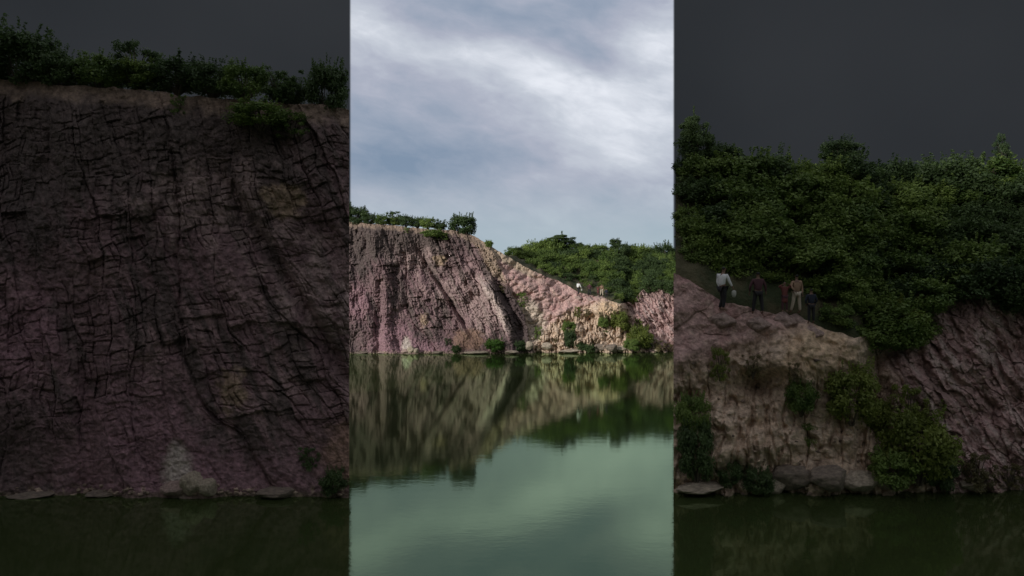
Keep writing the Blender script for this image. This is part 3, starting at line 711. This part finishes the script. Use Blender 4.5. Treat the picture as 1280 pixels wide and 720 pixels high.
folk = [
 ('man in white shirt and black trousers holding a bag', 723, 369, 1.84,
  pose(toe=FACE_R, look=(.9, .1, 0), head=(.06, 0, 1.63), neck=(.03, 0, 1.46), waist=(-.02, 0, 1.1), chest=(-.01, 0, 1.3), shR=(.14, -.12, 1.38), elR=(.24, -.14, 1.12), wrR=(.36, -.14, .92), shL=(-.12, .13, 1.39), elL=(-.16, .12, 1.1),
       wrL=(-.06, .10, .88), hipL=(-.03, .08, .88), knL=(.03, .08, .50), anL=(-.08, .10, .085), hipR=(.04, -.08, .88), knR=(.06, -.08, .49), anR=(-.01, -.10, .085)), C_white, C_black, False, 'bag'),
 ('person in maroon top and dark trousers with legs apart', 737, 370.5, 1.78,
  pose(toe=(0, 1, 0), elL=(-.31, .02, 1.13), wrL=(-.30, .10, .90), elR=(.31, .02, 1.13), wrR=(.34, .08, .90), knL=(-.15, .02, .49), anL=(-.19, .05, .085), knR=(.15, 0, .50), anR=(.17, -.05, .10)), C_maroon, C_black, False, None),
 ('short person in red dress with both arms raised to the head', 747.5, 369.5, 1.28,
  pose(toe=(0, -1, 0), elL=(-.36, -.10, 1.42), wrL=(-.16, -.17, 1.55), elR=(.36, -.10, 1.42), wrR=(.16, -.17, 1.55)), C_red, C_maroon, True, None),
 ('person in tan shirt and cream trousers stepping forward', 752.2, 370, 1.64,
  pose(toe=(-.4, 1, 0), chest=(.02, -.03, 1.29), elL=(-.27, -.10, 1.18), wrL=(-.16, -.22, 1.00), knL=(-.14, .02, .50), anL=(-.20, .12, .085), knR=(.14, .04, .49), anR=(.16, 0, .085)), C_tan, C_cream, False, None),
 ('person all in dark navy beside the rounded dome', 758, 374, 1.44,
  pose(toe=(0, 1, 0), elL=(-.27, .0, 1.13), wrL=(-.20, .12, .95), elR=(.27, .0, 1.13), wrR=(.2, .12, .95)), C_navy, C_black, False, None)]
RL = {723: 'man in the white shirt', 737: 'person in the maroon top', 747.5: 'person in the red dress', 752.2: 'person in the tan shirt', 758: 'person in navy'}
def bag_mesh():
    bm = bmesh.new(); bmesh.ops.create_icosphere(bm, subdivisions=3, radius=1)
    for v_ in bm.verts: v_.co = Vector((v_.co.x*.10, v_.co.y*.06, v_.co.z*.14*(1.1-.25*v_.co.z)))
    for f_ in bm.faces: f_.smooth = True
    me = bpy.data.meshes.new('carrier_bag'); bm.to_mesh(me); bm.free(); me.materials.append(C_bag); return me
for (lab, sx, sy, ht, ps, tp, bt, lg, ex) in folk:
    parts = person_meshes(ps, tp, bt, lg); bg_me = bag_mesh() if ex else None
    for K in (KF, KN):
        g = surf1(sx, sy, K); gy = g.y
        ring = [surf1(sx+a, sy+b, K) for a in (-1.5, 0, 1.5) for b in (0, .8)]
        Y = min(q_.y for q_ in ring)-.05
        gz = H+(360-sy)*K/1000*Y
        root = bpy.data.objects.new('person', None); COL.objects.link(root); root.location = ((sx-640)*K/1000*Y, Y, gz); s = ht/1.74; root.scale = (s, s, s)
        tag(root, f'{lab}, {where[K]}', 'person', 'people on the far bank' if K == KF else 'people on the near bank')
        for nm, me in parts: link(nm, me, root)
        if ex:
            b = link('carrier_bag', bg_me); w = Vector(ps['wrR'])*s; b.location = root.location+w+Vector((.05, 0, -.24)); tag(b, f'pale bag held by the man in the white shirt, {where[K]}', 'bag')
        # trodden rock they stand on
        o = link('boulder', BM[(0, M_PSTONE.name)] if (0, M_PSTONE.name) in BM else BM.setdefault((0, M_PSTONE.name), boulder_mesh(40)))
        if not o.data.materials: o.data.materials.append(M_PSTONE)
        o.location = (root.location.x, Y+.25, gz-.42); o.scale = (.62, .7, .47)
        tag(o, f'low pinkish rock under the {RL[sx]}, {where[K]}', 'boulder')

# ------------------------------------------------------------------ loose rubble along both shores and on the gullied slope
for K in (KF, KN):
    rg = np.random.default_rng(9); Vs, Fs, Cs = [], [], []; nb = 0
    bm = bmesh.new(); bmesh.ops.create_icosphere(bm, subdivisions=1, radius=1); bv = np.array([v_.co[:] for v_ in bm.verts]); bf = np.array([[v_.index for v_ in f_.verts] for f_ in bm.faces]); bm.free()
    for k in range(900):
        if k < 620: x = rg.uniform(438, 845); y = 441.6-abs(rg.normal())*1.6*(1 if x < 670 else 2.2)
        else: x = rg.uniform(675, 842); y = rg.uniform(max(385, float(np.interp(x, TX, TY))+6), 438)
        if math.sin(x*.31)+math.sin(x*.13+2) < -.5: continue
        if K == KN and 575 < x < 705.5: continue
        sz = rg.uniform(.25, 1.2)*(1 if y > 436 else .7)
        p_ = surf1(x, y, K); r_ = px_size(sz, K, p_.y)
        vv = bv*(1+.35*rg.normal(size=bv.shape))*r_*np.array((1.2, 1, .7)); Vs.append(vv+np.array(p_[:])); Fs.append(bf+nb); nb += len(bv)
        Cs.append(np.tile(np.array((.42, .32, .26))*rg.uniform(.45, 1.25), (len(bv), 1)))
    o = link('rubble', fast_mesh('rubble', np.concatenate(Vs), np.concatenate(Fs), np.concatenate(Cs), smooth=False), None, M_ROCK); o['kind'] = 'stuff'; o['label'] = f'loose stones scattered along the waterline, {where[K]}'
